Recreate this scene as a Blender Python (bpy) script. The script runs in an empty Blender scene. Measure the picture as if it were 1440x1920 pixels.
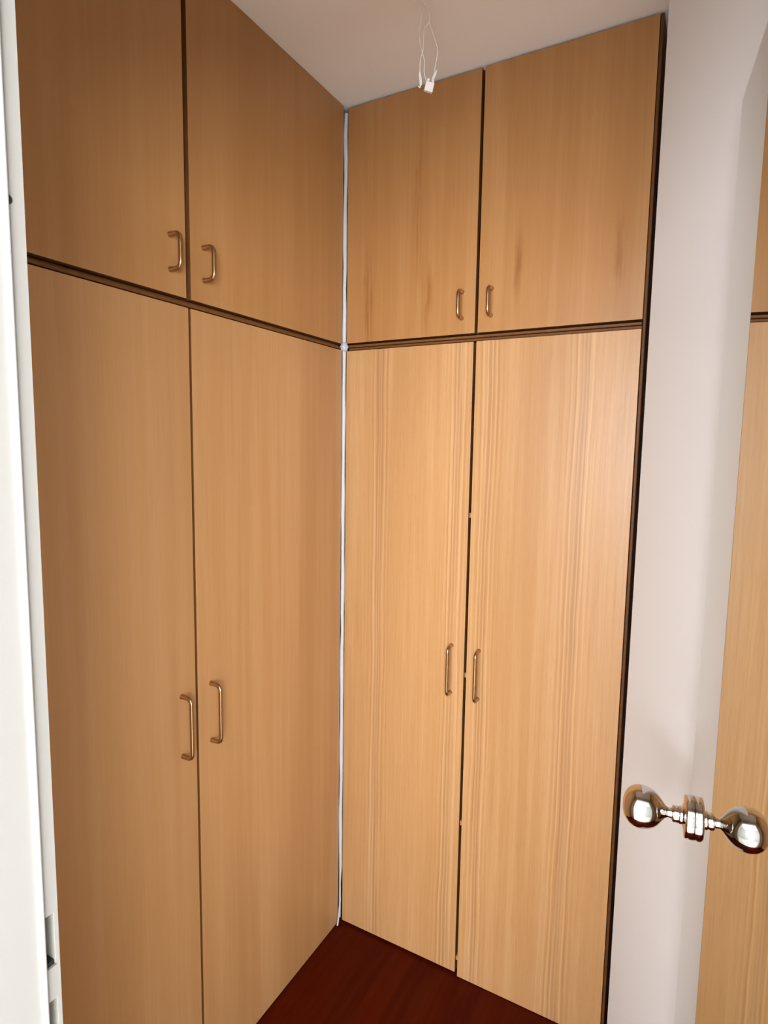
import bpy, bmesh, math, random
from mathutils import Vector, Matrix
S = bpy.context.scene
COL = S.collection
# ---------------------------------------------------------------- camera
cd = bpy.data.cameras.new('camera'); cam = bpy.data.objects.new('camera', cd); COL.objects.link(cam)
cd.sensor_fit = 'HORIZONTAL'; cd.sensor_width = 36.0; cd.lens = 36.0 * 1118.615 / 1440.0
cd.clip_start = 0.02
R = Vector((0.87594154, 0.482185, 0.01496796)); U = Vector((-0.06467415, 0.08662762, 0.99413928))
F = Vector((-0.47806241, 0.87177593, -0.10706564))
M = Matrix((R, U, -F)).transposed().to_4x4(); M.translation = Vector((0.97611, -1.51887, 1.54433))
cam.matrix_world = M
S.camera = cam
S.view_settings.view_transform = 'Standard'; S.view_settings.look = 'None'
S.view_settings.gamma = 1.0; S.view_settings.use_curve_mapping = False
S.view_settings.exposure = 0.0
# ---------------------------------------------------------------- world and daylight
w = bpy.data.worlds.new('world'); S.world = w; w.use_nodes = True
bg = w.node_tree.nodes['Background']; bg.inputs[0].default_value = (0.85, 0.92, 1.0, 1); bg.inputs[1].default_value = 1.0
def area(name, loc, target, sx, sy, power, col):
    l = bpy.data.lights.new(name, 'AREA'); l.shape = 'RECTANGLE'; l.size = sx; l.size_y = sy
    l.energy = power; l.color = col
    o = bpy.data.objects.new(name, l); COL.objects.link(o); o.location = loc
    o.rotation_euler = (Vector(target) - Vector(loc)).to_track_quat('-Z', 'Y').to_euler()
    return o
WIN = area('daylight_window', (1.92, -3.33, 1.58), (1.92, 0.0, 1.58), 2.8, 1.26, 298.0, (0.95, 1.0, 1.06))
# ---------------------------------------------------------------- helpers
def link(name, bm, mat=None, parent=None, smooth=False):
    bmesh.ops.recalc_face_normals(bm, faces=bm.faces)
    me = bpy.data.meshes.new(name); bm.to_mesh(me); bm.free()
    if smooth:
        for p in me.polygons: p.use_smooth = True
        me.set_sharp_from_angle(angle=math.radians(50))
    o = bpy.data.objects.new(name, me); COL.objects.link(o)
    if mat:
        for m in (mat if isinstance(mat, (list, tuple)) else [mat]): me.materials.append(m)
    if parent:
        o.parent = parent; o.matrix_parent_inverse = parent.matrix_world.inverted()
    return o
def box(bm, x0, x1, y0, y1, z0, z1, bev=0.0, mi=0):
    r = bmesh.ops.create_cube(bm, size=1.0)
    vs = r['verts']
    for v in vs:
        v.co = Vector(((x0 + x1) / 2 + v.co.x * (x1 - x0), (y0 + y1) / 2 + v.co.y * (y1 - y0), (z0 + z1) / 2 + v.co.z * (z1 - z0)))
    fs = list({f for v in vs for f in v.link_faces})
    for f in fs: f.material_index = mi
    if bev:
        es = list({e for f in fs for e in f.edges})
        bmesh.ops.bevel(bm, geom=es, offset=bev, segments=2, profile=0.5, affect='EDGES', material=mi)
def prism(bm, pts, z0, z1):
    a = [bm.verts.new((x, y, z0)) for x, y in pts]; b = [bm.verts.new((x, y, z1)) for x, y in pts]
    bm.faces.new(a); bm.faces.new(b)
    n = len(pts)
    for i in range(n): bm.faces.new((a[i], a[(i + 1) % n], b[(i + 1) % n], b[i]))
def spline(P, n=8):
    P = [Vector(p) for p in P]; out = []
    for i in range(len(P) - 1):
        p0 = P[max(i - 1, 0)]; p1 = P[i]; p2 = P[i + 1]; p3 = P[min(i + 2, len(P) - 1)]
        for k in range(n):
            t = k / n
            out.append(0.5 * ((2 * p1) + (p2 - p0) * t + (2 * p0 - 5 * p1 + 4 * p2 - p3) * t * t + (-p0 + 3 * p1 - 3 * p2 + p3) * t ** 3))
    out.append(P[-1]); return out
def tube(bm, path, rad, seg=14):
    path = [Vector(p) for p in path]; n = len(path); rings = []
    T = (path[1] - path[0]).normalized()
    N = T.orthogonal().normalized()
    for i, p in enumerate(path):
        t = ((path[min(i + 1, n - 1)] - path[max(i - 1, 0)])).normalized()
        N = (N - t * N.dot(t)).normalized(); B = t.cross(N)
        r = rad(i / (n - 1)) if callable(rad) else rad
        rings.append([bm.verts.new(p + (N * math.cos(a) + B * math.sin(a)) * r) for a in [2 * math.pi * k / seg for k in range(seg)]])
    for a, b in zip(rings, rings[1:]):
        for k in range(seg): bm.faces.new((a[k], a[(k + 1) % seg], b[(k + 1) % seg], b[k]))
    bm.faces.new(rings[0]); bm.faces.new(rings[-1])
def lathe(bm, prof, seg=48):
    """profile (radius, height) about local z"""
    rings = []
    for r, h in prof:
        if r < 1e-6: rings.append([bm.verts.new((0, 0, h))])
        else: rings.append([bm.verts.new((r * math.cos(2 * math.pi * k / seg), r * math.sin(2 * math.pi * k / seg), h)) for k in range(seg)])
    for a, b in zip(rings, rings[1:]):
        for k in range(seg):
            k2 = (k + 1) % seg
            if len(a) == 1 and len(b) > 1: bm.faces.new((a[0], b[k], b[k2]))
            elif len(b) == 1 and len(a) > 1: bm.faces.new((a[k], a[k2], b[0]))
            elif len(a) > 1: bm.faces.new((a[k], a[k2], b[k2], b[k]))
def empty(name, loc, label, cat, group=None):
    o = bpy.data.objects.new(name, None); COL.objects.link(o); o.location = loc; o.empty_display_size = 0.1
    o['label'] = label; o['category'] = cat
    if group: o['group'] = group
    bpy.context.view_layer.update()
    return o
def struct(o, label=None):
    o['kind'] = 'structure'
    if label: o['label'] = label
    return o
# ---------------------------------------------------------------- materials
def base(name, col=(0.8, 0.8, 0.8), rough=0.5, metal=0.0, spec=0.5):
    m = bpy.data.materials.new(name); m.use_nodes = True
    b = m.node_tree.nodes['Principled BSDF']
    b.inputs['Base Color'].default_value = (*col, 1); b.inputs['Roughness'].default_value = rough
    b.inputs['Metallic'].default_value = metal; b.inputs['Specular IOR Level'].default_value = spec
    return m, m.node_tree, b
def N(nt, t, **k):
    n = nt.nodes.new(t)
    for a, v in k.items(): setattr(n, a, v)
    return n
def math_(nt, op, a, b=None, c=None):
    n = N(nt, 'ShaderNodeMath', operation=op)
    for i, v in enumerate((a, b, c)):
        if v is None: continue
        if isinstance(v, (int, float)): n.inputs[i].default_value = v
        else: nt.links.new(v, n.inputs[i])
    return n.outputs[0]
def mixc(nt, fac, a, b):
    n = N(nt, 'ShaderNodeMix', data_type='RGBA')
    for i, v in ((0, fac), (6, a), (7, b)):
        if isinstance(v, (int, float)): n.inputs[i].default_value = v
        elif isinstance(v, tuple): n.inputs[i].default_value = (*v, 1)
        else: nt.links.new(v, n.inputs[i])
    return n.outputs[2]
def noise(nt, vec, scale, detail=4, rough=0.55):
    n = N(nt, 'ShaderNodeTexNoise'); n.inputs['Scale'].default_value = scale
    n.inputs['Detail'].default_value = detail; n.inputs['Roughness'].default_value = rough
    nt.links.new(vec, n.inputs['Vector']); return n.outputs['Fac']
def smooth(nt, v, lo, hi):
    n = N(nt, 'ShaderNodeMapRange', interpolation_type='SMOOTHSTEP')
    n.inputs[1].default_value = lo; n.inputs[2].default_value = hi
    nt.links.new(v, n.inputs[0]); return n.outputs[0]
WOOD_A = (0.470, 0.246, 0.099); WOOD_B = (0.380, 0.186, 0.066); WOOD_C = (0.540, 0.312, 0.145)
def veneer(name, seed, axis, bands=(), stains=(), strength=1.0, rough=0.36, tint=(1, 1, 1)):
    """beech/ash veneer with vertical grain. axis: the horizontal world axis of the door (0=x, 1=y).
    bands: (centre, halfwidth) of cathedral grain clusters; stains: (centre, z, halfwidth, halfheight)"""
    m, nt, b = base(name, WOOD_A, rough, 0.0, 0.42)
    g = N(nt, 'ShaderNodeNewGeometry'); sp = N(nt, 'ShaderNodeSeparateXYZ'); nt.links.new(g.outputs['Position'], sp.inputs[0])
    h = sp.outputs[axis]; z = sp.outputs[2]
    def vec(sh, sz, off=0.0):
        c = N(nt, 'ShaderNodeCombineXYZ')
        nt.links.new(math_(nt, 'MULTIPLY_ADD', h, sh, seed * 3.7 + off), c.inputs[0])
        nt.links.new(math_(nt, 'MULTIPLY_ADD', z, sz, seed * 1.3 + off), c.inputs[2])
        c.inputs[1].default_value = seed * 7.1 + off
        return c.outputs[0]
    broad = noise(nt, vec(5, 0.35), 1.0, 3)
    mid = noise(nt, vec(34, 0.8, 5), 1.0, 4)
    fine = noise(nt, vec(260, 5, 9), 1.0, 3, 0.65)
    pore = noise(nt, vec(700, 28, 15), 1.0, 2, 0.6)
    col = mixc(nt, math_(nt, 'MULTIPLY', smooth(nt, broad, 0.3, 0.72), 0.7), WOOD_A, WOOD_B)
    f2 = math_(nt, 'MULTIPLY', smooth(nt, mid, 0.40, 0.68), 0.55 * strength)
    col = mixc(nt, f2, col, WOOD_C)
    f3 = math_(nt, 'MULTIPLY', smooth(nt, fine, 0.40, 0.72), 0.50 * strength)
    col = mixc(nt, f3, col, WOOD_B)
    f4 = math_(nt, 'MULTIPLY', smooth(nt, pore, 0.52, 0.78), 0.26 * strength)
    col = mixc(nt, f4, col, (0.30, 0.13, 0.045))
    for k, (cx, hw) in enumerate(bands):
        wob = math_(nt, 'MULTIPLY', math_(nt, 'SUBTRACT', noise(nt, vec(2.5, 1.6, 21 + k), 1.0, 4), 0.5), 0.022)
        d = math_(nt, 'ADD', math_(nt, 'SUBTRACT', h, cx), wob)
        # cathedral: line phase opens out slowly with height
        zz = math_(nt, 'MULTIPLY', math_(nt, 'POWER', math_(nt, 'ABSOLUTE', math_(nt, 'SUBTRACT', z, 1.0)), 2.0), 0.55)
        ph = math_(nt, 'MULTIPLY', math_(nt, 'ABSOLUTE', d), math_(nt, 'ADD', 520.0, math_(nt, 'MULTIPLY', zz, -160.0)))
        ph = math_(nt, 'ADD', ph, math_(nt, 'MULTIPLY', noise(nt, vec(40, 0.8, 31 + k), 1.0, 3), 7.0))
        s = smooth(nt, math_(nt, 'SINE', ph), 0.1, 0.95)
        env = math_(nt, 'POWER', 2.718, math_(nt, 'MULTIPLY', math_(nt, 'POWER', math_(nt, 'ABSOLUTE', math_(nt, 'DIVIDE', d, hw)), 2.0), -1.0))
        brk = smooth(nt, noise(nt, vec(60, 1.6, 41 + k), 1.0, 2), 0.30, 0.6)
        fz = math_(nt, 'MULTIPLY', math_(nt, 'MULTIPLY', s, env), math_(nt, 'MULTIPLY', brk, 0.52 * strength))
        col = mixc(nt, fz, col, (0.27, 0.120, 0.040))
        s2 = smooth(nt, math_(nt, 'SINE', math_(nt, 'ADD', ph, 2.6)), 0.2, 0.95)
        col = mixc(nt, math_(nt, 'MULTIPLY', math_(nt, 'MULTIPLY', s2, env), 0.52 * strength), col, (0.60, 0.37, 0.19))
        core = math_(nt, 'POWER', 2.718, math_(nt, 'MULTIPLY', math_(nt, 'POWER', math_(nt, 'ABSOLUTE', math_(nt, 'DIVIDE', d, hw * 0.20)), 4.0), -1.0))
        col = mixc(nt, math_(nt, 'MULTIPLY', core, 0.55 * strength), col, (0.31, 0.145, 0.052))
    for k, (cx, cz, hw, hh) in enumerate(stains):
        wob = math_(nt, 'MULTIPLY', math_(nt, 'SUBTRACT', noise(nt, vec(8, 14, 51 + k), 1.0, 4), 0.5), hw * 2.4)
        d = math_(nt, 'DIVIDE', math_(nt, 'ADD', math_(nt, 'SUBTRACT', h, cx), wob), hw)
        e = math_(nt, 'DIVIDE', math_(nt, 'SUBTRACT', z, cz), hh)
        rr = math_(nt, 'ADD', math_(nt, 'MULTIPLY', d, d), math_(nt, 'MULTIPLY', e, e))
        env = math_(nt, 'POWER', 2.718, math_(nt, 'MULTIPLY', rr, -1.3))
        st = smooth(nt, noise(nt, vec(170, 6, 61 + k), 1.0, 3), 0.3, 0.62)
        col = mixc(nt, math_(nt, 'MULTIPLY', math_(nt, 'MULTIPLY', env, st), 0.75), col, (0.27, 0.095, 0.02))
    tn = N(nt, 'ShaderNodeMix', data_type='RGBA', blend_type='MULTIPLY'); tn.inputs[0].default_value = 1.0
    nt.links.new(col, tn.inputs[6]); tn.inputs[7].default_value = (*tint, 1); col = tn.outputs[2]
    nt.links.new(col, b.inputs['Base Color'])
    bp = N(nt, 'ShaderNodeBump'); bp.inputs['Strength'].default_value = 0.10; bp.inputs['Distance'].default_value = 0.001
    nt.links.new(fine, bp.inputs['Height']); nt.links.new(bp.outputs[0], b.inputs['Normal'])
    rg = math_(nt, 'MULTIPLY_ADD', fine, 0.12, rough - 0.06); nt.links.new(rg, b.inputs['Roughness'])
    return m
def plaster(name, col, rough=0.6, bump=0.15, scale=180):
    m, nt, b = base(name, col, rough)
    g = N(nt, 'ShaderNodeNewGeometry')
    n = noise(nt, g.outputs['Position'], scale, 3); n2 = noise(nt, g.outputs['Position'], 2.5, 3)
    c = mixc(nt, n2, tuple(v * 0.97 for v in col), tuple(min(1, v * 1.02) for v in col)); nt.links.new(c, b.inputs['Base Color'])
    bp = N(nt, 'ShaderNodeBump'); bp.inputs['Strength'].default_value = bump; bp.inputs['Distance'].default_value = 0.0008
    nt.links.new(n, bp.inputs['Height']); nt.links.new(bp.outputs[0], b.inputs['Normal'])
    return m
M_wall = plaster('white_wall_paint', (0.80, 0.805, 0.81))
M_ceil = plaster('ceiling_paint', (0.88, 0.84, 0.79))
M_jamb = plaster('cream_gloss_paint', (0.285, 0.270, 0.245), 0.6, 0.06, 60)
M_bead = plaster('white_seal', (0.50, 0.49, 0.465), 0.30, 0.02, 60)
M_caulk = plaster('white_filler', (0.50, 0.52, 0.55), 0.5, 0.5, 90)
def brown(name, col, rough=0.4):
    m, nt, b = base(name, col, rough, 0.0, 0.15)
    g = N(nt, 'ShaderNodeNewGeometry'); mp = N(nt, 'ShaderNodeMapping'); mp.inputs['Scale'].default_value = (90, 90, 90)
    nt.links.new(g.outputs['Position'], mp.inputs[0]); n = noise(nt, mp.outputs[0], 1.0, 4)
    c = mixc(nt, n, tuple(v * 0.75 for v in col), tuple(v * 1.25 for v in col)); nt.links.new(c, b.inputs['Base Color'])
    return m
M_frame = brown('dark_brown_carcass', (0.105, 0.038, 0.010), 0.45)
M_edge = brown('brown_edging', (0.150, 0.058, 0.018), 0.45)
M_catch = brown('tan_catch', (0.34, 0.18, 0.09), 0.5)
M_brass = base('aged_brass', (0.42, 0.26, 0.135), 0.28, 1.0)[0]
M_chrome = base('polished_nickel', (0.64, 0.61, 0.59), 0.04, 1.0)[0]
M_mirror = base('mirror_glass', (0.66, 0.70, 0.67), 0.012, 1.0)[0]
M_black = base('painted_hole_shade', (0.01, 0.008, 0.007), 0.8)[0]  # near-black colour standing in for the shade inside holes
M_plastic = base('white_plastic', (0.85, 0.82, 0.80), 0.35)[0]
M_wire = base('white_cable', (0.86, 0.80, 0.74), 0.45)[0]
M_grey = plaster('bare_grey_timber', (0.36, 0.34, 0.29), 0.8, 0.6, 120)
def floor_mat():
    m, nt, b = base('red_brown_parquet', (0.06, 0.01, 0.003), 0.3)
    g = N(nt, 'ShaderNodeNewGeometry'); mp = N(nt, 'ShaderNodeMapping')
    mp.inputs['Rotation'].default_value = (0, 0, math.radians(90)); nt.links.new(g.outputs['Position'], mp.inputs[0])
    br = N(nt, 'ShaderNodeTexBrick'); br.offset = 0.5
    br.inputs['Scale'].default_value = 1.0; br.inputs['Brick Width'].default_value = 0.55; br.inputs['Row Height'].default_value = 0.07
    br.inputs['Mortar Size'].default_value = 0.0006; br.inputs['Mortar Smooth'].default_value = 0.3
    br.inputs['Color1'].default_value = (0.062, 0.0040, 0.0003, 1); br.inputs['Color2'].default_value = (0.045, 0.0025, 0.0002, 1)
    br.inputs['Mortar'].default_value = (0.03, 0.005, 0.002, 1); nt.links.new(mp.outputs[0], br.inputs['Vector'])
    mp2 = N(nt, 'ShaderNodeMapping'); mp2.inputs['Scale'].default_value = (60, 4, 1); nt.links.new(g.outputs['Position'], mp2.inputs[0])
    n = noise(nt, mp2.outputs[0], 1.0, 5)
    c = mixc(nt, math_(nt, 'MULTIPLY', smooth(nt, n, 0.35, 0.75), 0.45), br.outputs['Color'], (0.075, 0.010, 0.001))
    nt.links.new(c, b.inputs['Base Color']); b.inputs['Specular IOR Level'].default_value = 0.08
    return m
M_floor = floor_mat()
M_bounce = plaster('pale_bounce_floor', (0.62, 0.58, 0.52), 0.35, 0.05, 40)  # invented pale floor colour, chosen to bounce light up
# ---------------------------------------------------------------- the room
ZC = 2.5
WY0, WY1 = -1.31, -1.172            # doorway wall, outer and inner face
bm = bmesh.new(); box(bm, -2.1, 4.1, -1.25, 0.65, -0.05, 0.0); struct(link('floor', bm, M_floor))
bm = bmesh.new(); box(bm, -2.1, 4.1, -3.45, -1.25, -0.05, 0.0); struct(link('floor', bm, M_bounce))  # unseen outer floor, made pale to bounce light onto ceiling and wall
bm = bmesh.new(); box(bm, -2.1, 4.1, -3.45, 0.65, ZC, ZC + 0.05); struct(link('ceiling', bm, M_ceil))
bm = bmesh.new(); box(bm, -0.60, -0.52, -1.17, 0.65, 0, ZC); struct(link('wall_left', bm, M_wall))
bm = bmesh.new(); box(bm, -0.52, 2.2, 0.55, 0.65, 0, ZC); struct(link('wall_back', bm, M_wall))
E = Vector((0.979, -0.519))
bm = bmesh.new(); prism(bm, [(0.838, -0.100), (0.838, -0.080), (0.868, -0.060), (0.868, 0.55), (2.2, 0.55), (2.2, -1.172), (1.300, -1.172), (1.026, -0.510)], 0, ZC)
struct(link('wall_right', bm, M_wall), 'narrow white wall between the wardrobes and the mirrored door')
bm = bmesh.new(); box(bm, 4.0, 4.08, -3.45, -1.172, 0, ZC); box(bm, -2.08, -2.0, -3.45, -1.172, 0, ZC); struct(link('wall_outer', bm, M_wall))
bm = bmesh.new()                    # wall holding the doorway
box(bm, -2.0, 0.36, WY0, WY1, 0, ZC); box(bm, 1.115, 4.0, WY0, WY1, 0, ZC); box(bm, 0.36, 1.115, WY0, WY1, 2.08, ZC)
struct(link('wall_front', bm, M_wall))
bm = bmesh.new()                    # far wall behind the viewer with the window opening
X0, X1, Z0, Z1 = 0.47, 3.37, 0.90, 2.26
box(bm, -2.0, X0, -3.45, -3.37, 0, ZC); box(bm, X1, 4.0, -3.45, -3.37, 0, ZC)
box(bm, X0, X1, -3.45, -3.37, 0, Z0); box(bm, X0, X1, -3.45, -3.37, Z1, ZC)
struct(link('wall_rear', bm, M_wall))
bm = bmesh.new()
for k in range(5):
    x = X0 + (X1 - X0 - 0.05) * k / 4; box(bm, x, x + 0.05, -3.36, -3.34, Z0, Z1, 0.003)
for z in (Z0, Z1 - 0.05): box(bm, X0 + 0.05, X1 - 0.05, -3.359, -3.341, z, z + 0.05, 0.003)
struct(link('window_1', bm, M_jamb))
# door frame: left jamb with rebate, stop, seal and the two latch recesses
XJ, YB = 0.400, -1.1900            # face of the jamb; depth of the mortises behind the seal
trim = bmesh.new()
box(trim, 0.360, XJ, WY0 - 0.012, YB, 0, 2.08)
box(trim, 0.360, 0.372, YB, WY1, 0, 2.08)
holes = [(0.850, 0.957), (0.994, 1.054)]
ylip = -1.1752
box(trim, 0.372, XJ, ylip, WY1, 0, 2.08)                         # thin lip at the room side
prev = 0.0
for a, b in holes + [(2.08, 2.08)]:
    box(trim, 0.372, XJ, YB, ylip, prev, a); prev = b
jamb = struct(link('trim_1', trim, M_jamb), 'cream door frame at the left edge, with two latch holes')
bm = bmesh.new()
for a, b in holes:                                              # bare timber inside the mortises
    box(bm, 0.3722, 0.3745, YB + 0.0005, ylip, a, b); box(bm, 0.3745, 0.3985, -1.1762, ylip - 0.0001, a + 0.001, b - 0.001)
link('latch_mortise', bm, M_grey, jamb)
bm = bmesh.new(); box(bm, 0.3746, 0.397, YB + 0.0005, -1.1766, 0.9941, 0.9990)
link('mortise_shade', bm, M_black, jamb)  # black slab painted in for the shade at the hole bottom
bm = bmesh.new(); tube(bm, [(XJ + 0.0012, -1.1905, 0.001), (XJ + 0.0012, -1.1905, 1.0), (XJ + 0.0012, -1.1905, 2.043)], 0.0034, 12)
link('door_seal', bm, M_bead, jamb, True)
bm = bmesh.new()
bmesh.ops.create_cone(bm, cap_ends=True, segments=20, radius1=0.0045, radius2=0.0045, depth=0.0012, matrix=Matrix.Translation((XJ + 0.0002, -1.1878, 1.7636)) @ Matrix.Rotation(math.pi / 2, 4, 'Y'))
link('screw_hole_shade', bm, M_black, jamb)  # flat black disc on the jamb, standing in for a screw hole's shade
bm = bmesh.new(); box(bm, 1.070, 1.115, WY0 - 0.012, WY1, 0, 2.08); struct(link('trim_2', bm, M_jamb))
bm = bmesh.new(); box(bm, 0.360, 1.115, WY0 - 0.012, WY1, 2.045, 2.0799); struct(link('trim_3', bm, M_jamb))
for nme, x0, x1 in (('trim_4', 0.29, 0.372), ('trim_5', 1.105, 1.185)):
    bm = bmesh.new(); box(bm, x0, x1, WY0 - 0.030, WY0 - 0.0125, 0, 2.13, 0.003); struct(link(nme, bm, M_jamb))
# white filler bead down the inner corner of the wardrobes
bm = bmesh.new()
pts = [(0.004, -0.004, z) for z in [0.02 + 0.06 * k for k in range(42)]]
random.seed(4)
path = []; 
for k, (x, y, z) in enumerate(pts):
    path.append((x + random.uniform(-.0008, .0008), y + random.uniform(-.0008, .0008), min(z, 2.498)))
rr = lambda t: 0.0056 + 0.0006 * math.sin(t * 60) - (0.0028 if t < 0.05 else 0)
tube(bm, path, rr, 12)
r = bmesh.ops.create_icosphere(bm, subdivisions=3, radius=1.0)
for v in r['verts']:
    n = math.sin(v.co.x * 7) * 0.12 + math.sin(v.co.z * 9 + 1) * 0.10
    v.co = Vector((0.007 + v.co.x * 0.011 * (1 + n), -0.007 + v.co.y * 0.013 * (1 + n), 1.836 + v.co.z * 0.013 * (1 + n)))
tube(bm, spline([(0.006, -0.006, 0.085), (0.005, -0.010, 0.05), (0.006, -0.017, 0.018), (0.007, -0.024, 0.004)], 5), 0.0026, 8)
struct(link('trim_6', bm, M_caulk, None, True), 'white filler bead down the corner between the wardrobes')
# ---------------------------------------------------------------- cupboards
ZS = 1.836; T = 0.018
def handle_mesh(bm, c, axis, out, length, proj=0.030, rad=0.0048):
    """bent round bar; c=centre on the door face, out=unit normal, vertical"""
    c = Vector(c); out = Vector(out); h = length / 2; z = Vector((0, 0, 1)); rb = 0.013
    P = [c + z * (h) - out * 0.001, c + z * h + out * (proj - rb)]
    for k in range(1, 7):
        a = k / 6 * math.pi / 2
        P.append(c + z * (h - rb + rb * math.cos(a)) + out * (proj - rb + rb * math.sin(a)))
    Q = [c + (p - c) - 2 * z * ((p - c).dot(z)) for p in P][::-1]
    mid = [c + out * proj + z * (h - rb) * t for t in (0.6, 0.2, -0.2, -0.6)]
    path = P + mid + Q
    tube(bm, path, rad, 16)
    for s in (1, -1):                                            # small flared feet
        tube(bm, [c + z * h * s - out * 0.0005, c + z * h * s + out * 0.004, c + z * h * s + out * 0.009], lambda t: rad * (1.18 - 0.18 * t), 16)
def cupboard(name, label, side, z0, z1, lo, hi, split, gap, hz, hlen, mats, hpos, group, off=((0, 0, 0), (0, 0, 0)), divider=False, kick=0.0):
    """side 'L': front plane x=0 facing +x running along y; side 'B': front plane y=0 facing -y running along x"""
    def W(bm, h0, h1, d0, d1, a, b, bev=0.0, mi=0):              # d: distance behind the front plane
        if side == 'L': box(bm, -d1, -d0, h0, h1, a, b, bev, mi)
        else: box(bm, h0, h1, d0, d1, a, b, bev, mi)
    mid = (lo + hi) / 2
    root = empty(name, (-0.25, mid, z0) if side == 'L' else (mid, 0.25, z0), label, 'cupboard', group)
    D0 = T + 0.0015; D1 = 0.50; t = 0.019
    bm = bmesh.new()
    W(bm, lo, lo + t, D0, D1, z0, z1); W(bm, hi - t, hi, D0, D1, z0, z1)
    W(bm, lo + t, hi - t, D0, D1, z0, z0 + t); W(bm, lo + t, hi - t, D0, D1, z1 - t, z1)
    W(bm, lo + t, hi - t, D1 - 0.008, D1, z0 + t, z1 - t)
    if divider: W(bm, split + 0.002, split + 0.002 + t, D0, D1, z0 + t, z1 - t)
    link('carcass', bm, M_frame, root)
    halves = [(lo + 0.0, split - gap / 2), (split + gap / 2, hi - 0.0)]
    for i, (h0, h1) in enumerate(halves):
        dz0, dz1, pr = off[i]
        bm = bmesh.new()
        W(bm, h0, h1, -pr, T - pr, z0 + dz0, z1 + dz1, 0.0009)
        for f in bm.faces:                                       # edges of the leaf are dark brown banding
            n = f.normal; a = abs(n.y) if side == 'L' else abs(n.x)
            if a > 0.9 or abs(n.z) > 0.9: f.material_index = 1
        d = link('door', bm, [mats[i], M_edge], root)
        bm = bmesh.new()
        if side == 'L': handle_mesh(bm, (pr, hpos[i], hz), 1, (1, 0, 0), hlen)
        else: handle_mesh(bm, (hpos[i], -pr, hz), 0, (0, -1, 0), hlen)
        link('handle', bm, M_brass, d, True)
    return root
TL = (0.90, 0.85, 0.76); TB = (0.86, 0.78, 0.66)          # the overhead doors are of a slightly browner veneer
mL1 = veneer('veneer_left_upper_a', 1, 1, strength=0.45, tint=TL); mL2 = veneer('veneer_left_upper_b', 2, 1, strength=0.5, tint=TL)
mL3 = veneer('veneer_left_lower_a', 3, 1, strength=0.5); mL4 = veneer('veneer_left_lower_b', 4, 1, strength=0.6)
mB1 = veneer('veneer_back_upper_a', 5, 0, stains=[(0.266, 1.955, 0.016, 0.09), (0.081, 1.95, 0.014, 0.15), (0.235, 2.2, 0.01, 0.2)], strength=0.7, tint=TB)
mB2 = veneer('veneer_back_upper_b', 6, 0, stains=[(0.516, 2.00, 0.010, 0.085), (0.757, 2.00, 0.010, 0.10)], strength=0.7, tint=TB)
mB3 = veneer('veneer_back_lower_a', 7, 0, bands=[(0.127, 0.026), (0.365, 0.030)], strength=0.9)
mB4 = veneer('veneer_back_lower_b', 8, 0, bands=[(0.453, 0.028), (0.690, 0.034)], strength=0.9)
cupboard('overhead_cupboard', 'pair of overhead cupboard doors on the left wall, above the seam, with short brass handles', 'L', ZS + 0.009, 2.4995, -1.168, -0.009, -0.5955, 0.012, 1.926, 0.067, (mL1, mL2), (-0.643, -0.5525), 'left run of cupboards', off=((0, 0, 0.0), (0, 0, 0.0)), divider=False)
cupboard('wardrobe', 'tall wooden wardrobe with two doors and long handles on the left wall', 'L', 0.004, ZS - 0.009, -1.168, -0.009, -0.5945, 0.006, 0.934, 0.136, (mL3, mL4), (-0.6385, -0.5525), 'left run of cupboards')
cupboard('overhead_cupboard', 'overhead cupboard on the back wall beneath the hanging wires, with stained door bottoms', 'B', ZS + 0.0110, 2.4990, 0.009, 0.8125, 0.4095, 0.008, 1.921, 0.067, (mB1, mB2), (0.369, 0.4495), 'back run of cupboards', off=((0, -0.0035, 0.0), (0, -0.0035, 0.0)))
wb = cupboard('wardrobe', 'tall streaky-grained wardrobe on the back wall, beside the white wall strip', 'B', 0.004, ZS - 0.0110, 0.009, 0.8125, 0.4085, 0.009, 0.928, 0.137, (mB3, mB4), (0.3665, 0.4485), 'back run of cupboards', off=((0.004, 0, 0.0), (-0.002, 0, 0.004)))
# magnetic catches seen in the dark gap of the back wardrobe
for z in (1.365, 0.915, 0.474, 0.050):
    bm = bmesh.new(); box(bm, 0.4043, 0.4127, 0.006, T + 0.012, z - 0.007, z + 0.007, 0.001)
    link('door_catch', bm, M_catch, wb)
# brown cover profiles over the seam between the wardrobes and the overhead cupboards
for o_ in list(COL.objects):
    if o_.name.startswith(('overhead_cupboard', 'wardrobe')) and o_.parent is None:
        up = o_.name.startswith('overhead')
        left = o_.location.x < 0
        proud = up != left                       # the lit profile: upper one on the back run, lower one on the left run
        d0 = 0.0035 if proud else 0.0125
        if left: a, b = (0.0015, 0.0065) if up else (-0.0060, 0.0010)
        else: a, b = (-0.0005, 0.0060) if up else (-0.0075, -0.0010)
        bm = bmesh.new()
        if left: box(bm, -T, -d0, -1.168, -0.010, ZS + a, ZS + b, 0.0012)
        else: box(bm, 0.010, 0.8115, d0, T, ZS + a, ZS + b, 0.0012)
        link('edge_profile', bm, M_edge, o_)
# dark end panel closing the right side of the back run
bm = bmesh.new(); box(bm, 0.8130, 0.8200, 0.004, 0.5, 0.0, 2.498, 0.0015)
e_ = link('end_panel', bm, M_frame); e_['label'] = 'narrow dark brown end panel between the back wardrobe and the white wall'; e_['category'] = 'panel'
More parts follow.
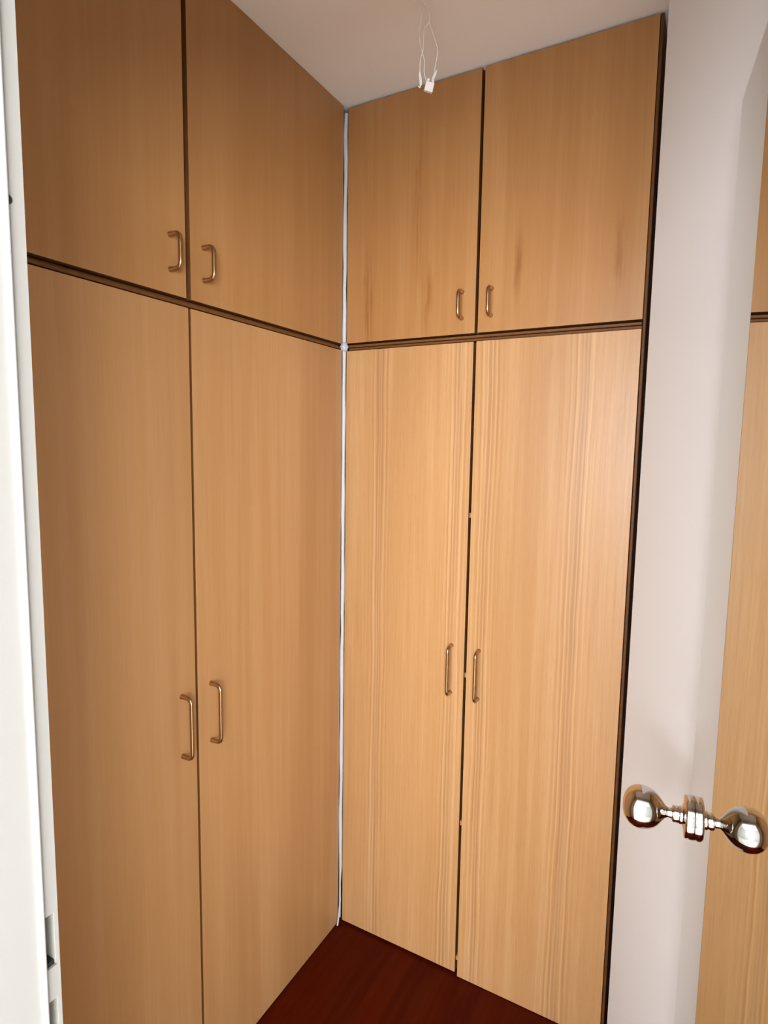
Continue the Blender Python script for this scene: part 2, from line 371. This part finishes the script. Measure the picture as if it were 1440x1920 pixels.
# ---------------------------------------------------------------- mirrored door with knob
th = math.radians(6.45)
dirv = Vector((math.sin(th), -math.cos(th), 0)); nrm = Vector((-math.cos(th), -math.sin(th), 0))   # towards the hinge; out of the mirror
Dm = Matrix((dirv, nrm, Vector((0, 0, 1)))).transposed().to_4x4(); Dm.translation = Vector((E.x, E.y, 0))
W_ = 0.675
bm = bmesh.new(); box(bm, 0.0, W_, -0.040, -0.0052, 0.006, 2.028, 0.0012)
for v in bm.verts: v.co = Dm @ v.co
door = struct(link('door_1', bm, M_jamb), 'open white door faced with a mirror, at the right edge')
bm = bmesh.new(); box(bm, 0.0, W_, -0.005, 0.0, 0.008, 2.026, 0.0014)
for v in bm.verts: v.co = Dm @ v.co
link('mirror_panel', bm, M_mirror, door)
bm = bmesh.new()
lathe(bm, [(0, 0.0), (0.0305, 0.0), (0.0310, 0.0010), (0.0310, 0.0085), (0.0300, 0.0115), (0.0275, 0.0125), (0.018, 0.0128), (0.0130, 0.0148), (0.0130, 0.0180), (0.0115, 0.0195), (0.0120, 0.0205), (0.0120, 0.0265), (0.0105, 0.0280), (0.0080, 0.0290),
           (0.0072, 0.0320), (0.0075, 0.0350), (0.0100, 0.0385), (0.0155, 0.0425), (0.0215, 0.0475), (0.0262, 0.0530), (0.0296, 0.0600), (0.0312, 0.0670), (0.0312, 0.0730), (0.0298, 0.0800), (0.0265, 0.0865), (0.0215, 0.0915), (0.0150, 0.0950), (0.0080, 0.0968), (0, 0.0973)], 64)
K = Dm @ Matrix.Translation((0.044, 0.0001, 1.004)) @ Matrix.Rotation(-math.pi / 2, 4, 'X')
prof = bm
for v in bm.verts: v.co = K @ v.co
link('door_knob', bm, M_chrome, door, True)
# ---------------------------------------------------------------- bare ceiling wires with terminal block
root = empty('ceiling_wires', (0.36, -0.28, 2.5), 'bare white wires with a terminal block hanging from the ceiling', 'wires')
bpy.context.view_layer.update()
wires = [
 [(0.358, -0.281, 2.4995), (0.360, -0.280, 2.4845), (0.3679, -0.2761, 2.4634), (0.3639, -0.278, 2.4283), (0.3688, -0.2756, 2.3981), (0.3752, -0.2724, 2.3749), (0.3752, -0.2724, 2.3499), (0.3802, -0.2699, 2.3330)],
 [(0.3643, -0.2779, 2.4995), (0.3791, -0.2715, 2.479), (0.3837, -0.2692, 2.4597), (0.3814, -0.2703, 2.4483), (0.3745, -0.2748, 2.4352), (0.3736, -0.2762, 2.3963), (0.3684, -0.2780, 2.375), (0.3671, -0.2775, 2.3510)],
 [(0.3750, -0.2640, 2.4995), (0.3819, -0.2671, 2.4685), (0.3835, -0.2663, 2.4474), (0.3931, -0.2615, 2.419), (0.3993, -0.2585, 2.3942), (0.3952, -0.2615, 2.3587), (0.3925, -0.2645, 2.3300)]]
for p in wires:
    bm = bmesh.new(); tube(bm, spline(p, 8), 0.0011, 8); link('wire', bm, M_wire, root, True)
def oriented(name, c, ex, ey, ez, rot, mat, bev=0.001, extra=None):
    bm = bmesh.new(); box(bm, -ex / 2, ex / 2, -ey / 2, ey / 2, -ez / 2, ez / 2, bev)
    if extra: extra(bm)
    m = Matrix.Translation(c) @ Matrix.Rotation(rot[2], 4, 'Z') @ Matrix.Rotation(rot[1], 4, 'Y') @ Matrix.Rotation(rot[0], 4, 'X')
    for v in bm.verts: v.co = m @ v.co
    return link(name, bm, mat, root)
def barrels(bm):
    for x in (-0.005, 0.005):
        bmesh.ops.create_cone(bm, cap_ends=True, segments=16, radius1=0.0034, radius2=0.0030, depth=0.006, matrix=Matrix.Translation((x, 0, 0.0115)))
oriented('terminal_block', (0.3855, -0.268, 2.3205), 0.0185, 0.0130, 0.0175, (0.25, 0.22, 0.62), M_plastic, 0.0012, barrels)
# folded strips of insulating tape on the wire ends
def leaf(name, P, wdt, mat):
    bm = bmesh.new(); side = Vector((0.895, 0.445, 0)) * wdt / 2; th_ = Vector((-0.445, 0.895, 0)) * 0.0006
    rows = []
    for i, p in enumerate(P):
        p = Vector(p); k = math.sin(math.pi * (0.12 + 0.88 * i / (len(P) - 1)) * 0.95) * 0.9 + 0.1
        rows.append([bm.verts.new(p - side * k - th_), bm.verts.new(p + side * k - th_), bm.verts.new(p + side * k + th_), bm.verts.new(p - side * k + th_)])
    for a, b in zip(rows, rows[1:]):
        for k in range(4): bm.faces.new((a[k], a[(k + 1) % 4], b[(k + 1) % 4], b[k]))
    bm.faces.new(rows[0]); bm.faces.new(rows[-1])
    link(name, bm, mat, root)
leaf('tape_end', [(0.3905, -0.2655, 2.3315), (0.3935, -0.264, 2.339), (0.3965, -0.2625, 2.347), (0.4000, -0.2605, 2.356)], 0.0062, M_plastic)
leaf('tape_end', [(0.3668, -0.2766, 2.3540), (0.3670, -0.2765, 2.345), (0.3685, -0.2758, 2.336), (0.3690, -0.2755, 2.326), (0.3675, -0.276, 2.321)], 0.0058, M_plastic)
leaf('tape_end', [(0.3640, -0.2780, 2.3235), (0.3680, -0.276, 2.3195), (0.3730, -0.2735, 2.3195)], 0.0040, M_wire)
